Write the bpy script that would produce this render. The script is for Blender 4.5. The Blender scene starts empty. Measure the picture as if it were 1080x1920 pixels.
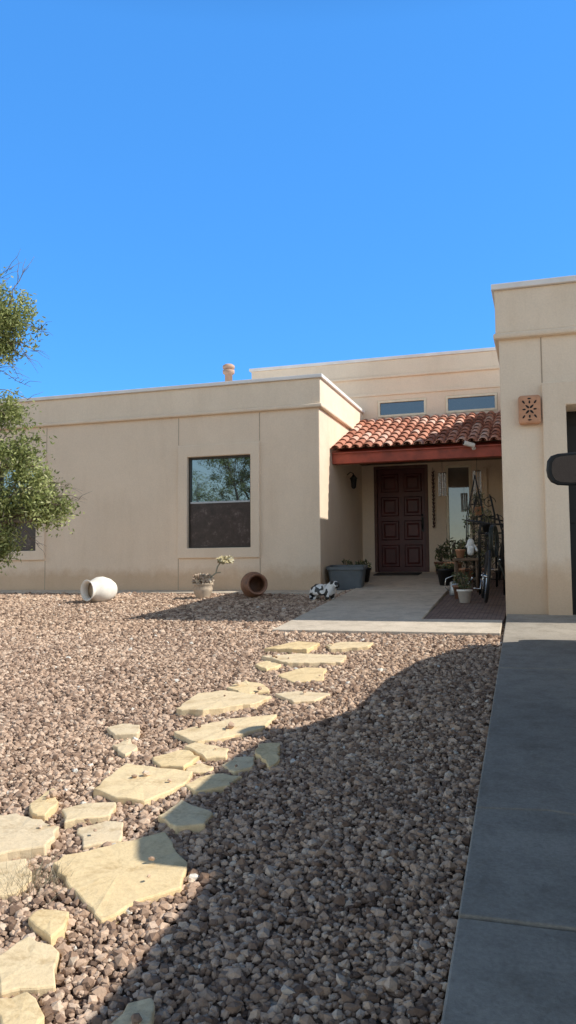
import bpy, bmesh, math, random
import numpy as np
from mathutils import Matrix, Vector
random.seed(7); rng=np.random.default_rng(7)
scene=bpy.context.scene
col=scene.collection
R=math.radians

# ------------------------------------------------------------ ground slope
SL=0.0834
def gz(y): return SL*(min(max(y,-6.0),16.0)-12.35)

# ------------------------------------------------------------ materials
def new_mat(name):
    m=bpy.data.materials.new(name); m.use_nodes=True
    nt=m.node_tree; b=nt.nodes["Principled BSDF"]
    return m,nt,b
def N(nt,t,**k):
    n=nt.nodes.new(t)
    for a,v in k.items(): setattr(n,a,v)
    return n
def coords(nt,scale=(1,1,1),kind='Object'):
    tc=N(nt,'ShaderNodeTexCoord'); mp=N(nt,'ShaderNodeMapping'); mp.inputs['Scale'].default_value=scale
    nt.links.new(tc.outputs[kind],mp.inputs['Vector']); return mp.outputs['Vector']
def noise(nt,vec,scale,detail=6,rough=.6):
    n=N(nt,'ShaderNodeTexNoise'); n.inputs['Scale'].default_value=scale; n.inputs['Detail'].default_value=detail
    n.inputs['Roughness'].default_value=rough; nt.links.new(vec,n.inputs['Vector']); return n.outputs['Fac']
def ramp(nt,fac,stops):
    r=N(nt,'ShaderNodeValToRGB'); e=r.color_ramp.elements
    while len(e)<len(stops): e.new(.5)
    for i,(p,c) in enumerate(stops): e[i].position=p; e[i].color=(*c,1)
    nt.links.new(fac,r.inputs['Fac']); return r.outputs['Color']
def mix(nt,a,b,fac,mode='MIX'):
    m=N(nt,'ShaderNodeMix',data_type='RGBA',blend_type=mode)
    if isinstance(fac,(int,float)): m.inputs[0].default_value=fac
    else: nt.links.new(fac,m.inputs[0])
    for s,i in ((a,6),(b,7)):
        if isinstance(s,tuple): m.inputs[i].default_value=(*s,1)
        else: nt.links.new(s,m.inputs[i])
    return m.outputs[2]
def bump(nt,b,h,strength=.3,dist=.01,prev=None):
    n=N(nt,'ShaderNodeBump'); n.inputs['Strength'].default_value=strength; n.inputs['Distance'].default_value=dist
    nt.links.new(h,n.inputs['Height'])
    if prev is not None: nt.links.new(prev,n.inputs['Normal'])
    nt.links.new(n.outputs['Normal'],b.inputs['Normal']); return n.outputs['Normal']

def simple(name,c,rough=.6,var=.25,scale=12,metal=0,bs=.15,bd=.004):
    m,nt,b=new_mat(name); v=coords(nt)
    f=noise(nt,v,scale)
    lo=tuple(x*(1-var) for x in c); hi=tuple(min(1,x*(1+var)) for x in c)
    nt.links.new(ramp(nt,f,[(.3,lo),(.7,hi)]),b.inputs['Base Color'])
    b.inputs['Roughness'].default_value=rough; b.inputs['Metallic'].default_value=metal
    if bs: bump(nt,b,noise(nt,v,scale*6),bs,bd)
    return m

def stucco(name,c):
    m,nt,b=new_mat(name); v=coords(nt)
    big=noise(nt,v,.9,6,.6); col0=ramp(nt,big,[(.3,tuple(x*.92 for x in c)),(.7,tuple(min(1,x*1.03) for x in c))])
    vs=coords(nt,(3,3,.6)); st=noise(nt,vs,1.0,8,.7)
    stc=ramp(nt,st,[(.48,(1,1,1)),(.8,(.86,.82,.77))])
    c1=mix(nt,col0,stc,.55,'MULTIPLY')
    fine=noise(nt,v,45,6,.7); fc=ramp(nt,fine,[(.3,(.90,.90,.90)),(.7,(1.0,1.0,1.0))])
    c2=mix(nt,c1,fc,1,'MULTIPLY')
    tc=N(nt,'ShaderNodeTexCoord'); sp=N(nt,'ShaderNodeSeparateXYZ'); nt.links.new(tc.outputs['Object'],sp.inputs[0])
    ad=N(nt,'ShaderNodeMath',operation='MULTIPLY_ADD'); nt.links.new(noise(nt,v,3,6,.7),ad.inputs[0]); ad.inputs[1].default_value=-.5; nt.links.new(sp.outputs['Z'],ad.inputs[2])
    dirt=ramp(nt,ad.outputs[0],[(0.0,(.80,.70,.60)),(.2,(1,1,1))])
    c3=mix(nt,c2,dirt,.85,'MULTIPLY')
    nt.links.new(c3,b.inputs['Base Color'])
    b.inputs['Roughness'].default_value=.92; b.inputs['Specular IOR Level'].default_value=.2
    n1=bump(nt,b,noise(nt,v,4,4,.5),.5,.03); bump(nt,b,noise(nt,v,70,5,.7),.8,.006,n1)
    return m

STUC=stucco("stucco_warm",(.91,.745,.575))
STUC2=stucco("stucco_pale",(.93,.775,.605))
TRIM=stucco("stucco_trim",(.92,.76,.59))
CAP=simple("painted_metal_cap",(.84,.81,.79),.5,.08,3)
JOINT=simple("control_joint",(.44,.34,.25),.8,.15,8)
FRAMEL=simple("cream_frame",(.82,.72,.54),.5,.1,8)
FRAMEB=simple("bronze_frame",(.06,.05,.042),.4,.2,8,.3)
RAILM=simple("grey_aluminium_rail",(.45,.48,.52),.35,.1,8,.3)
BLACK=simple("black_iron",(.018,.017,.017),.45,.3,20,.3)
DARK=simple("painted_opening_shade",(.012,.011,.011),.8,.2,5)  # flat dark colour standing in for shade inside the sconce openings
REDW=simple("red_stained_wood",(.34,.06,.03),.5,.35,6)
DOORM=simple("dark_red_door",(.085,.017,.016),.45,.3,5)
TERRA=simple("terracotta",(.56,.29,.17),.8,.2,9)
WHITEP=simple("whitewashed_clay",(.82,.78,.71),.8,.12,9,bs=.4)
BROWNP=simple("brown_glazed_clay",(.26,.13,.08),.55,.45,7)
BLUEG=simple("blue_grey_plastic",(.12,.14,.155),.5,.15,6)
SAND=simple("sand_fill",(.48,.38,.27),.95,.2,30)
WOOD=simple("weathered_wood",(.16,.10,.06),.7,.4,8)
BARK=simple("bark",(.20,.155,.115),.9,.4,25,bs=.6,bd=.01)
WHITE=simple("white_plastic",(.8,.8,.78),.4,.03,5)
RUBBER=simple("rubber",(.012,.012,.013),.5,.2,30)
CHROME=simple("chrome",(.6,.6,.6),.15,.05,5,1,0)
PAINT=simple("black_car_paint",(.02,.021,.024),.18,.1,3,.2,0)

def glass(name,base,refl,tintc=(.9,.95,1.0),wob=.012,rough=.02):
    m=bpy.data.materials.new(name); m.use_nodes=True; nt=m.node_tree; nt.nodes.clear()
    out=N(nt,'ShaderNodeOutputMaterial'); d=N(nt,'ShaderNodeBsdfDiffuse'); g=N(nt,'ShaderNodeBsdfGlossy'); mx=N(nt,'ShaderNodeMixShader')
    v=coords(nt); f=noise(nt,v,2.0,4)
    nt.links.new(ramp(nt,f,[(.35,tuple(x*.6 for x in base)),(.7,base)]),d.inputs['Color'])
    g.inputs['Color'].default_value=(*tintc,1); g.inputs['Roughness'].default_value=rough
    bp=N(nt,'ShaderNodeBump'); bp.inputs['Strength'].default_value=wob*10; bp.inputs['Distance'].default_value=.01
    nt.links.new(noise(nt,v,1.6,2),bp.inputs['Height']); nt.links.new(bp.outputs[0],g.inputs['Normal'])
    mx.inputs[0].default_value=refl
    nt.links.new(d.outputs[0],mx.inputs[1]); nt.links.new(g.outputs[0],mx.inputs[2]); nt.links.new(mx.outputs[0],out.inputs[0])
    return m
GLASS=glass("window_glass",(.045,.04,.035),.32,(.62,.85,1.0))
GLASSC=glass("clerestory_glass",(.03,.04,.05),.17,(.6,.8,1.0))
GLASSD=glass("car_glass",(.01,.01,.012),.12,wob=0)
GLASSS=glass("sidelight_glass",(.26,.23,.19),.18,(.8,.9,1))
def screen_mat():
    m,nt,b=new_mat("insect_screen"); v=coords(nt)
    f=noise(nt,v,9,7,.75)
    nt.links.new(ramp(nt,f,[(.35,(.03,.019,.017)),(.55,(.06,.038,.034)),(.72,(.20,.16,.145))]),b.inputs['Base Color'])
    b.inputs['Roughness'].default_value=.35; return m
SCREEN=screen_mat()

def concrete(name,c,var=.16):
    m,nt,b=new_mat(name); v=coords(nt)
    a=noise(nt,v,1.1,8,.65); f=noise(nt,v,60,4,.7); s=noise(nt,v,5,8,.75)
    c0=ramp(nt,a,[(.3,tuple(x*(1-var) for x in c)),(.7,tuple(x*(1+var) for x in c))])
    c1=mix(nt,c0,ramp(nt,s,[(.35,(.72,.71,.69)),(.55,(1,1,1))]),.9,'MULTIPLY')
    c2=mix(nt,c1,ramp(nt,f,[(.3,(.72,.72,.72)),(.7,(1.0,1.0,1.0))]),1,'MULTIPLY')
    vo=N(nt,'ShaderNodeTexVoronoi'); vo.inputs['Scale'].default_value=1.7; nt.links.new(v,vo.inputs['Vector'])
    sp=ramp(nt,vo.outputs['Distance'],[(.03,(.45,.43,.4)),(.06,(1,1,1))])
    c3=mix(nt,c2,sp,.6,'MULTIPLY')
    nt.links.new(c3,b.inputs['Base Color']); b.inputs['Roughness'].default_value=.9
    n1=bump(nt,b,noise(nt,v,3,4),.3,.01); bump(nt,b,f,.6,.004,n1); return m
CONC=concrete("driveway_concrete",(.46,.405,.335))
CONCW=concrete("walk_concrete",(.76,.65,.52),.1)

def gravel_mat(attr):
    m,nt,b=new_mat("gravel_stone" if attr else "gravel_bed")
    stops=[(0,(.15,.10,.075)),(.25,(.33,.225,.165)),(.5,(.56,.405,.30)),(.75,(.72,.545,.415)),(.93,(.78,.65,.52)),(1,(.82,.79,.72))]
    if attr:
        a=N(nt,'ShaderNodeAttribute'); a.attribute_name='tint'; f=a.outputs['Fac']; v=coords(nt)
        c=ramp(nt,f,stops)
        c=mix(nt,c,ramp(nt,noise(nt,v,120,4,.7),[(.3,(.72,.72,.72)),(.7,(1.1,1.1,1.1))]),.8,'MULTIPLY')
        c=mix(nt,c,ramp(nt,noise(nt,v,.8,4,.6),[(.3,(.86,.84,.84)),(.7,(1.08,1.06,1.03))]),1,'MULTIPLY')
        nt.links.new(c,b.inputs['Base Color'])
        bump(nt,b,noise(nt,v,90,4,.7),.6,.004)
    else:
        v=coords(nt); vo=N(nt,'ShaderNodeTexVoronoi'); vo.inputs['Scale'].default_value=28; nt.links.new(v,vo.inputs['Vector'])
        sp=N(nt,'ShaderNodeSeparateColor'); nt.links.new(vo.outputs['Color'],sp.inputs[0])
        c=ramp(nt,sp.outputs[0],stops)
        c=mix(nt,c,ramp(nt,vo.outputs['Distance'],[(.2,(1,1,1)),(.7,(.25,.23,.22))]),.9,'MULTIPLY')
        nt.links.new(c,b.inputs['Base Color'])
        inv=N(nt,'ShaderNodeMath',operation='SUBTRACT'); inv.inputs[0].default_value=1; nt.links.new(vo.outputs['Distance'],inv.inputs[1])
        bump(nt,b,inv.outputs[0],1,.02)
    b.inputs['Roughness'].default_value=.95; b.inputs['Specular IOR Level'].default_value=.15
    return m
GRAV=gravel_mat(True); GRAVB=gravel_mat(False)

def flag_mat():
    m,nt,b=new_mat("sandstone_flag"); v=coords(nt)
    oi=N(nt,'ShaderNodeObjectInfo')
    base=ramp(nt,oi.outputs['Random'],[(0,(.86,.66,.37)),(.5,(.88,.70,.43)),(1,(.82,.67,.46))])
    n=noise(nt,v,3.5,8,.7)
    c=mix(nt,base,ramp(nt,n,[(.3,(.74,.66,.55)),(.48,(1,1,1)),(.75,(1.04,1.0,.94))]),.9,'MULTIPLY')
    c=mix(nt,c,ramp(nt,noise(nt,v,16,6,.75),[(.36,(.76,.72,.66)),(.5,(1,1,1))]),.6,'MULTIPLY')
    c=mix(nt,c,ramp(nt,noise(nt,v,60,5,.7),[(.3,(.82,.80,.77)),(.6,(1,1,1))]),.8,'MULTIPLY')
    nt.links.new(c,b.inputs['Base Color']); b.inputs['Roughness'].default_value=.9
    n1=bump(nt,b,noise(nt,v,6,6,.6),.5,.02); bump(nt,b,noise(nt,v,70,5,.7),.5,.004,n1)
    return m
FLAG=flag_mat()
def tint_mat(name,stops,rough=.8,extra=None,transl=0):
    m,nt,b=new_mat(name); a=N(nt,'ShaderNodeAttribute'); a.attribute_name='tint'
    c=ramp(nt,a.outputs['Fac'],stops)
    if extra:
        c=mix(nt,c,ramp(nt,noise(nt,coords(nt),extra,6,.7),[(.3,(.7,.66,.62)),(.6,(1,1,1)),(.85,(1.25,1.3,1.35))]),.8,'MULTIPLY')
        bump(nt,b,noise(nt,coords(nt),extra*5),.3,.004)
    nt.links.new(c,b.inputs['Base Color']); b.inputs['Roughness'].default_value=rough
    if transl:
        t=N(nt,'ShaderNodeBsdfTranslucent'); nt.links.new(c,t.inputs['Color']); ms=N(nt,'ShaderNodeMixShader'); ms.inputs[0].default_value=transl
        out=nt.nodes['Material Output']; nt.links.new(b.outputs[0],ms.inputs[1]); nt.links.new(t.outputs[0],ms.inputs[2]); nt.links.new(ms.outputs[0],out.inputs[0])
    return m
TILE=tint_mat("clay_roof_tile",[(0,(.36,.14,.09)),(.4,(.56,.25,.165)),(.75,(.66,.35,.255)),(1,(.74,.52,.43))],.85,9)
LEAF=tint_mat("olive_leaf",[(0,(.10,.12,.035)),(.4,(.27,.31,.10)),(.8,(.46,.49,.19)),(1,(.56,.55,.30))],.6,None,.35)
PLANT=tint_mat("potted_plant_leaf",[(0,(.03,.035,.015)),(.5,(.08,.10,.04)),(.85,(.16,.17,.07)),(1,(.3,.25,.12))],.6)
DRY=tint_mat("dry_grass_blade",[(0,(.30,.24,.15)),(1,(.55,.47,.32))],.9)
def paver_mat():
    m,nt,b=new_mat("brick_paver"); br=N(nt,'ShaderNodeTexBrick'); nt.links.new(coords(nt),br.inputs['Vector'])
    br.inputs['Scale'].default_value=5; br.inputs['Color1'].default_value=(.20,.12,.095,1); br.inputs['Color2'].default_value=(.30,.20,.16,1); br.inputs['Mortar'].default_value=(.07,.06,.05,1)
    br.inputs['Mortar Size'].default_value=.03
    nt.links.new(br.outputs['Color'],b.inputs['Base Color']); b.inputs['Roughness'].default_value=.9; bump(nt,b,br.outputs['Fac'],-.5,.01); return m
PAVER=paver_mat()
def cow_mat():
    m,nt,b=new_mat("white_black_patches"); f=noise(nt,coords(nt),13,1,.4)
    nt.links.new(ramp(nt,f,[(.51,(.80,.79,.77)),(.53,(.02,.02,.02))]),b.inputs['Base Color']); b.inputs['Roughness'].default_value=.45; return m
COW=cow_mat()

# ------------------------------------------------------------ object helpers
def link(o): col.objects.link(o); return o
def mesh_obj(name,me,mat=None,smooth=False):
    o=bpy.data.objects.new(name,me); link(o)
    if mat: me.materials.append(mat)
    if len(me.polygons): me.polygons.foreach_set('use_smooth',[bool(smooth)]*len(me.polygons))
    return o
def bm_obj(name,bm,mat,smooth=False):
    bmesh.ops.recalc_face_normals(bm,faces=bm.faces)
    me=bpy.data.meshes.new(name); bm.to_mesh(me); bm.free(); return mesh_obj(name,me,mat,smooth)
def add_bevel(o,w=.01,seg=2):
    m=o.modifiers.new("bevel",'BEVEL'); m.width=w; m.segments=seg; m.limit_method='ANGLE'; m.angle_limit=R(40); return o
def tag(o,label,cat,group=None):
    o["label"]=label; o["category"]=cat
    if group: o["group"]=group
    return o
def empty(name,loc,label,cat,rot=(0,0,0)):
    e=bpy.data.objects.new(name,None); e.location=loc; e.rotation_euler=rot; e.empty_display_size=.2; link(e); tag(e,label,cat); return e
def par(o,p):
    o.parent=p; o.matrix_parent_inverse=Matrix.Translation(p.location).inverted(); return o
def voxel(name,xs,ys,zs,solid,mat,bev=.012):
    xs,ys,zs=sorted(xs),sorted(ys),sorted(zs)
    S={}
    nx,ny,nz=len(xs)-1,len(ys)-1,len(zs)-1
    for i in range(nx):
        for j in range(ny):
            for k in range(nz):
                S[i,j,k]=solid((xs[i]+xs[i+1])/2,(ys[j]+ys[j+1])/2,(zs[k]+zs[k+1])/2)
    bm=bmesh.new(); V={}
    def v(i,j,k):
        if (i,j,k) not in V: V[i,j,k]=bm.verts.new((xs[i],ys[j],zs[k]))
        return V[i,j,k]
    for (i,j,k),s in S.items():
        if not s: continue
        for d,q in (((-1,0,0),((0,0,0),(0,0,1),(0,1,1),(0,1,0))),((1,0,0),((1,0,0),(1,1,0),(1,1,1),(1,0,1))),
                    ((0,-1,0),((0,0,0),(1,0,0),(1,0,1),(0,0,1))),((0,1,0),((0,1,0),(0,1,1),(1,1,1),(1,1,0))),
                    ((0,0,-1),((0,0,0),(0,1,0),(1,1,0),(1,0,0))),((0,0,1),((0,0,1),(1,0,1),(1,1,1),(0,1,1)))):
            if not S.get((i+d[0],j+d[1],k+d[2]),False):
                bm.faces.new([v(i+a,j+b,k+c) for a,b,c in q])
    bmesh.ops.dissolve_limit(bm,angle_limit=R(1),verts=bm.verts,edges=bm.edges)
    o=bm_obj(name,bm,mat)
    if bev: add_bevel(o,bev,3)
    return o
def box_into(bm,x0,x1,y0,y1,z0,z1):
    vs=[bm.verts.new((x,y,z)) for x in (x0,x1) for y in (y0,y1) for z in (z0,z1)]
    for f in ((0,1,3,2),(4,6,7,5),(0,4,5,1),(2,3,7,6),(0,2,6,4),(1,5,7,3)): bm.faces.new([vs[i] for i in f])
    return vs
def boxes(name,lst,mat,bev=.004):
    bm=bmesh.new()
    for b in lst: box_into(bm,*b)
    o=bm_obj(name,bm,mat)
    if bev: add_bevel(o,bev,2)
    return o
def tube_into(bm,pts,rad,seg=8,cap=True):
    pts=[Vector(p) for p in pts]; 
    if not isinstance(rad,(list,tuple)): rad=[rad]*len(pts)
    rings=[]; up=Vector((0,0,1)); prev=None
    for i,p in enumerate(pts):
        t=(pts[min(i+1,len(pts)-1)]-pts[max(i-1,0)]).normalized()
        if prev is None:
            a=t.cross(up) if abs(t.z)<.95 else t.cross(Vector((1,0,0)))
        else: a=prev-t*prev.dot(t)
        a.normalize(); prev=a; b=t.cross(a)
        rings.append([bm.verts.new(p+(a*math.cos(2*math.pi*k/seg)+b*math.sin(2*math.pi*k/seg))*rad[i]) for k in range(seg)])
    for r0,r1 in zip(rings,rings[1:]):
        for k in range(seg): bm.faces.new((r0[k],r0[(k+1)%seg],r1[(k+1)%seg],r1[k]))
    if cap: bm.faces.new(rings[0][::-1]); bm.faces.new(rings[-1])
def tubes(name,lst,mat,seg=8):
    bm=bmesh.new()
    for p,r in lst: tube_into(bm,p,r,seg)
    return bm_obj(name,bm,mat,True)
def ring_pts(c,r,ax,n=24):
    c=Vector(c); ax=Vector(ax).normalized(); a=ax.orthogonal().normalized(); b=ax.cross(a)
    return [c+(a*math.cos(2*math.pi*i/n)+b*math.sin(2*math.pi*i/n))*r for i in range(n+1)]
def lathe(name,prof,mat,seg=40):
    bm=bmesh.new(); rings=[]
    for r,z in prof:
        if r<1e-5: rings.append([bm.verts.new((0,0,z))])
        else: rings.append([bm.verts.new((r*math.cos(2*math.pi*k/seg),r*math.sin(2*math.pi*k/seg),z)) for k in range(seg)])
    for a,b in zip(rings,rings[1:]):
        for k in range(seg):
            if len(a)==1 and len(b)==1: continue
            if len(a)==1: bm.faces.new((a[0],b[k],b[(k+1)%seg]))
            elif len(b)==1: bm.faces.new((a[k],b[0],a[(k+1)%seg]))
            else: bm.faces.new((a[k],a[(k+1)%seg],b[(k+1)%seg],b[k]))
    return bm_obj(name,bm,mat,True)
def np_mesh(name,verts,faces,mat,tint=None,smooth=False):
    k=faces.shape[1]; me=bpy.data.meshes.new(name)
    me.vertices.add(len(verts)); me.vertices.foreach_set('co',verts.astype(np.float32).ravel())
    me.loops.add(faces.size); me.loops.foreach_set('vertex_index',faces.astype(np.int32).ravel())
    me.polygons.add(len(faces)); me.polygons.foreach_set('loop_start',np.arange(0,faces.size,k,dtype=np.int32))
    me.update(calc_edges=True)
    if tint is not None:
        a=me.attributes.new('tint','FLOAT','POINT'); a.data.foreach_set('value',tint.astype(np.float32))
    me.validate()
    return mesh_obj(name,me,mat,smooth)
def struct(o): o["kind"]="structure"; return o

# ------------------------------------------------------------ camera
yaw,pitch,roll=R(17.7),R(4.2),R(.4)
CM=Matrix.Rotation(yaw,3,'Z')@Matrix.Rotation(R(90)+pitch,3,'X')@Matrix.Rotation(-roll,3,'Z')
CPOS=Vector((0,0,.34))
cam=bpy.data.cameras.new("camera"); camo=bpy.data.objects.new("camera",cam); link(camo)
camo.matrix_world=Matrix.Translation(CPOS)@CM.to_4x4()
cam.sensor_fit='VERTICAL'; cam.sensor_height=36; cam.lens=28.125; cam.clip_end=2000; cam.clip_start=.05
scene.camera=camo
def pixel_to_ground(u,v,h=.02):
    """ground position of a flagstone outline point given in image pixels"""
    r=CM@Vector(((u-540)/1500,(960-v)/1500,-1)); t=(SL*(-12.35)+h-CPOS.z)/(r.z-SL*r.y); p=CPOS+r*t
    return p.x,p.y

# ------------------------------------------------------------ light
sun_dir=Vector((4.54,.59,3.98)).normalized()
sl=bpy.data.lights.new("sun",'SUN'); sl.energy=5.0; sl.angle=R(.5); sl.color=(1,.95,.85)
so=bpy.data.objects.new("sun",sl); link(so); so.rotation_euler=sun_dir.to_track_quat('Z','Y').to_euler()
w=bpy.data.worlds.new("World"); scene.world=w; w.use_nodes=True; nt=w.node_tree
sky=N(nt,'ShaderNodeTexSky'); sky.sky_type='NISHITA'; sky.sun_disc=False
sky.sun_elevation=math.asin(sun_dir.z); sky.sun_rotation=math.atan2(sun_dir.x,sun_dir.y)
sky.altitude=1200; sky.air_density=1.0; sky.dust_density=.3; sky.ozone_density=1.5
bg=nt.nodes['Background']; bg.inputs['Strength'].default_value=.15
tc=N(nt,'ShaderNodeTexCoord'); sp=N(nt,'ShaderNodeSeparateXYZ'); nt.links.new(tc.outputs['Generated'],sp.inputs[0])
# deep clear blue sky to the north, dimmed overhead for darker ground shade; warm glow added south to fill facades
blue=mix(nt,mix(nt,sky.outputs[0],(.75,1.75,2.5),1,'MULTIPLY'),(.52,2.34,6.2),.65)
blue=mix(nt,blue,ramp(nt,sp.outputs['Z'],[(0,(1,1,1)),(.58,(.98,.97,.99)),(.85,(.20,.18,.15))]),1,'MULTIPLY')
zr=ramp(nt,sp.outputs['Z'],[(0,(1.25,1.03,.83)),(.25,(2.35,1.88,1.46)),(.5,(3.0,2.43,1.87)),(.85,(.22,.20,.18))])
south_fill=mix(nt,sky.outputs[0],zr,1,'MULTIPLY')
mr=N(nt,'ShaderNodeMapRange',interpolation_type='SMOOTHSTEP'); nt.links.new(sp.outputs['Y'],mr.inputs[0]); mr.inputs[1].default_value=-.05; mr.inputs[2].default_value=.5
nt.links.new(mix(nt,south_fill,blue,mr.outputs[0]),bg.inputs['Color'])
scene.view_settings.view_transform='Standard'; scene.view_settings.look='None'; scene.view_settings.exposure=0

# ------------------------------------------------------------ ground
xs=[-400,-60,-20,-10,0,10,60,400]; ys=[-400,-60,-6,-3,0,4,8,12,16,60,400]
bm=bmesh.new(); g=[[bm.verts.new((x,y,gz(y)-.012)) for x in xs] for y in ys]
for j in range(len(ys)-1):
    for i in range(len(xs)-1): bm.faces.new((g[j][i],g[j][i+1],g[j+1][i+1],g[j+1][i]))
ground=struct(bm_obj("ground",bm,GRAVB))

def slabs(name,polys,mat,top,thick=.12,bev=.008):
    bm=bmesh.new()
    for P in polys:
        t=[bm.verts.new((x,y,gz(y)+top)) for x,y in P]; b=[bm.verts.new((x,y,gz(y)+top-thick)) for x,y in P]
        n=len(P); bm.faces.new(t); bm.faces.new(b[::-1])
        for i in range(n): bm.faces.new((t[i],b[i],b[(i+1)%n],t[(i+1)%n]))
    o=bm_obj(name,bm,mat); add_bevel(o,bev,2); return struct(o)
def xe(y): return -.286-.0192*(y-2.2)   # left edge of the driveway
DR=6.2
cuts=[-6,-3.2,-.3,2.68,6.6,9.68]; polys=[]
gp=.009
for a,b in zip(cuts,cuts[1:]):
    if a==2.68:
        n=22; cr=[(xe(3.6)+(3.0-xe(3.6))*i/n, 3.62-.06*i/n+.03*math.sin(i*.9)+random.uniform(-.018,.018)) for i in range(n+1)]
        polys.append([(xe(a),a+gp),(3.0,a+gp)]+[(x,y-.004) for x,y in cr[::-1]])
        polys.append([(x,y+.004) for x,y in cr]+[(3.0,b-gp),(xe(b),b-gp)])
    else: polys.append([(xe(a),a+gp),(3.0,a+gp),(3.0,b-gp),(xe(b),b-gp)])
    polys.append([(3.0+2*gp,a+gp),(DR,a+gp),(DR,b-gp),(3.0+2*gp,b-gp)])
drive=slabs("driveway",polys,CONC,.045)
walk=slabs("entry_walk",[[(-2.85,8.33),(-.44,8.33),(-.46,9.24),(-2.85,9.24)],
   [(-2.86,9.256),(-1.36,9.256),(-1.40,12.2),(-2.88,12.2)],[(-2.88,12.216),(-1.40,12.216),(-1.40,15.5),(-3.39,15.5),(-3.39,13.6),(-2.88,13.6)]],CONCW,.04)
pav=slabs("paver_patch",[[(-1.352,9.26),(-.45,9.26),(-.45,15.49),(-1.388,15.49)]],PAVER,.02,.08,.004)
mow=slabs("foundation_strip",[[(-16,11.98),(-3.0,11.98),(-3.0,12.34),(-16,12.34)]],CONCW,.03,.1)

# ------------------------------------------------------------ gravel stones
STN=[[(98,1612),(118,1598),(205,1580),(310,1555),(352,1610),(340,1655),(262,1678),(190,1715),(150,1672)],  # flagstone outlines as image pixel coordinates
[(175,1480),(238,1433),(362,1445),(345,1468),(270,1500),(215,1495)],
[(285,1418),(345,1402),(375,1418),(345,1438),(300,1435)],
[(345,1398),(365,1390),(430,1402),(425,1418),(385,1420)],
[(325,1372),(430,1345),(520,1336),(490,1362),(430,1378),(370,1390)],
[(330,1330),(370,1300),(420,1293),(510,1305),(480,1318),(380,1333)],
[(425,1285),(460,1272),(495,1280),(505,1292),(455,1297)],
[(345,1470),(400,1448),(455,1452),(430,1470),(365,1482)],
[(295,1530),(340,1497),(400,1522),(385,1545),(330,1550)],
[(415,1432),(440,1415),(478,1415),(472,1435),(440,1445)],
[(478,1408),(485,1396),(525,1394),(522,1425),(505,1437)],
[(115,1515),(160,1502),(218,1500),(205,1525),(120,1538)],
[(145,1545),(200,1532),(232,1535),(225,1568),(155,1580)],
[(-40,1530),(30,1520),(112,1550),(85,1590),(-10,1605)],
[(-30,1612),(50,1605),(60,1640),(30,1665),(-20,1672)],
[(52,1722),(75,1703),(130,1707),(120,1735),(95,1758)],
[(-10,1790),(55,1745),(112,1775),(105,1840),(0,1855)],
[(-10,1872),(50,1858),(85,1905),(70,1925),(0,1950)],
[(205,1920),(240,1880),(285,1870),(290,1890),(265,1940),(210,1945)],
[(200,1362),(230,1354),(262,1358),(258,1375),(215,1376)],
[(210,1395),(245,1382),(258,1400),(235,1412)],
[(520,1262),(570,1250),(612,1252),(605,1272),(550,1275)],
[(478,1245),(500,1238),(528,1245),(500,1254)],
[(490,1230),(560,1224),(650,1226),(640,1240),(540,1243)],
[(515,1300),(560,1293),(620,1297),(590,1312),(550,1315)],
[(495,1215),(560,1202),(600,1207),(575,1218)],
[(610,1207),(640,1201),(700,1204),(690,1212),(620,1216)],
[(350,1430),(380,1424),(402,1432),(395,1442),(350,1442)],
[(55,1505),(100,1475),(110,1500),(85,1525),(60,1522)]]
FP=[[pixel_to_ground(u,v,.04) for u,v in s] for s in STN]  # outlines cast from image pixels through the camera onto the ground
def inside(px,py,poly):
    c=np.zeros(len(px),bool); n=len(poly)
    for i in range(n):
        x0,y0=poly[i]; x1,y1=poly[(i+1)%n]
        m=((y0>py)!=(y1>py)); 
        with np.errstate(divide='ignore',invalid='ignore'): xi=(x1-x0)*(py-y0)/(y1-y0+1e-12)+x0
        c^=m&(px<xi)
    return c
def scatter(y0,y1,sp):
    X,Y=np.meshgrid(np.arange(-10.5,-.2,sp),np.arange(y0,y1,sp)); X=X.ravel();Y=Y.ravel()
    X=X+rng.uniform(-.6,.6,len(X))*sp; Y=Y+rng.uniform(-.6,.6,len(Y))*sp
    k=(X>-.80*Y-.7)&(X<-.286-.0192*(Y-2.2)-.008)
    k&=~((Y>8.31)&(X>-2.87)&(X<-.4)&(Y<9.26)); k&=~((Y>9.2)&(X>-2.88)); k&=~((Y>11.96)&(X<-2.98))
    on=np.zeros(len(X),bool)
    for P in FP:
        c=np.mean(P,axis=0); Q=[(c[0]+(p[0]-c[0])*.95,c[1]+(p[1]-c[1])*.95) for p in P]
        ins=inside(X,Y,Q); keep=ins&(rng.random(len(X))<.006); on|=keep; k&=~(ins&~keep)
    return X[k],Y[k],on[k]
parts=[scatter(.8,4.6,.0195),scatter(4.6,8.0,.024),scatter(8.0,13.0,.030)]
X=np.concatenate([p[0] for p in parts]);Y=np.concatenate([p[1] for p in parts]);ON=np.concatenate([p[2] for p in parts])
base=np.concatenate([np.full(len(p[0]),s) for p,s in zip(parts,(.0122,.0145,.0175))])
n=len(X)
bm=bmesh.new(); bmesh.ops.create_icosphere(bm,subdivisions=1,radius=1); bm.verts.ensure_lookup_table()
IV=np.array([v.co[:] for v in bm.verts]); IF=np.array([[v.index for v in f.verts] for f in bm.faces]); bm.free()
variants=[]
for i in range(24):
    v=IV*rng.uniform(.68,1.25,(12,1)); v+=rng.normal(0,.1,(12,3)); variants.append(v*rng.uniform(.7,1.2,3))
variants=np.array(variants)
q=rng.normal(size=(n,4)); q/=np.linalg.norm(q,axis=1)[:,None]
a,b,c,d=q.T
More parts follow.
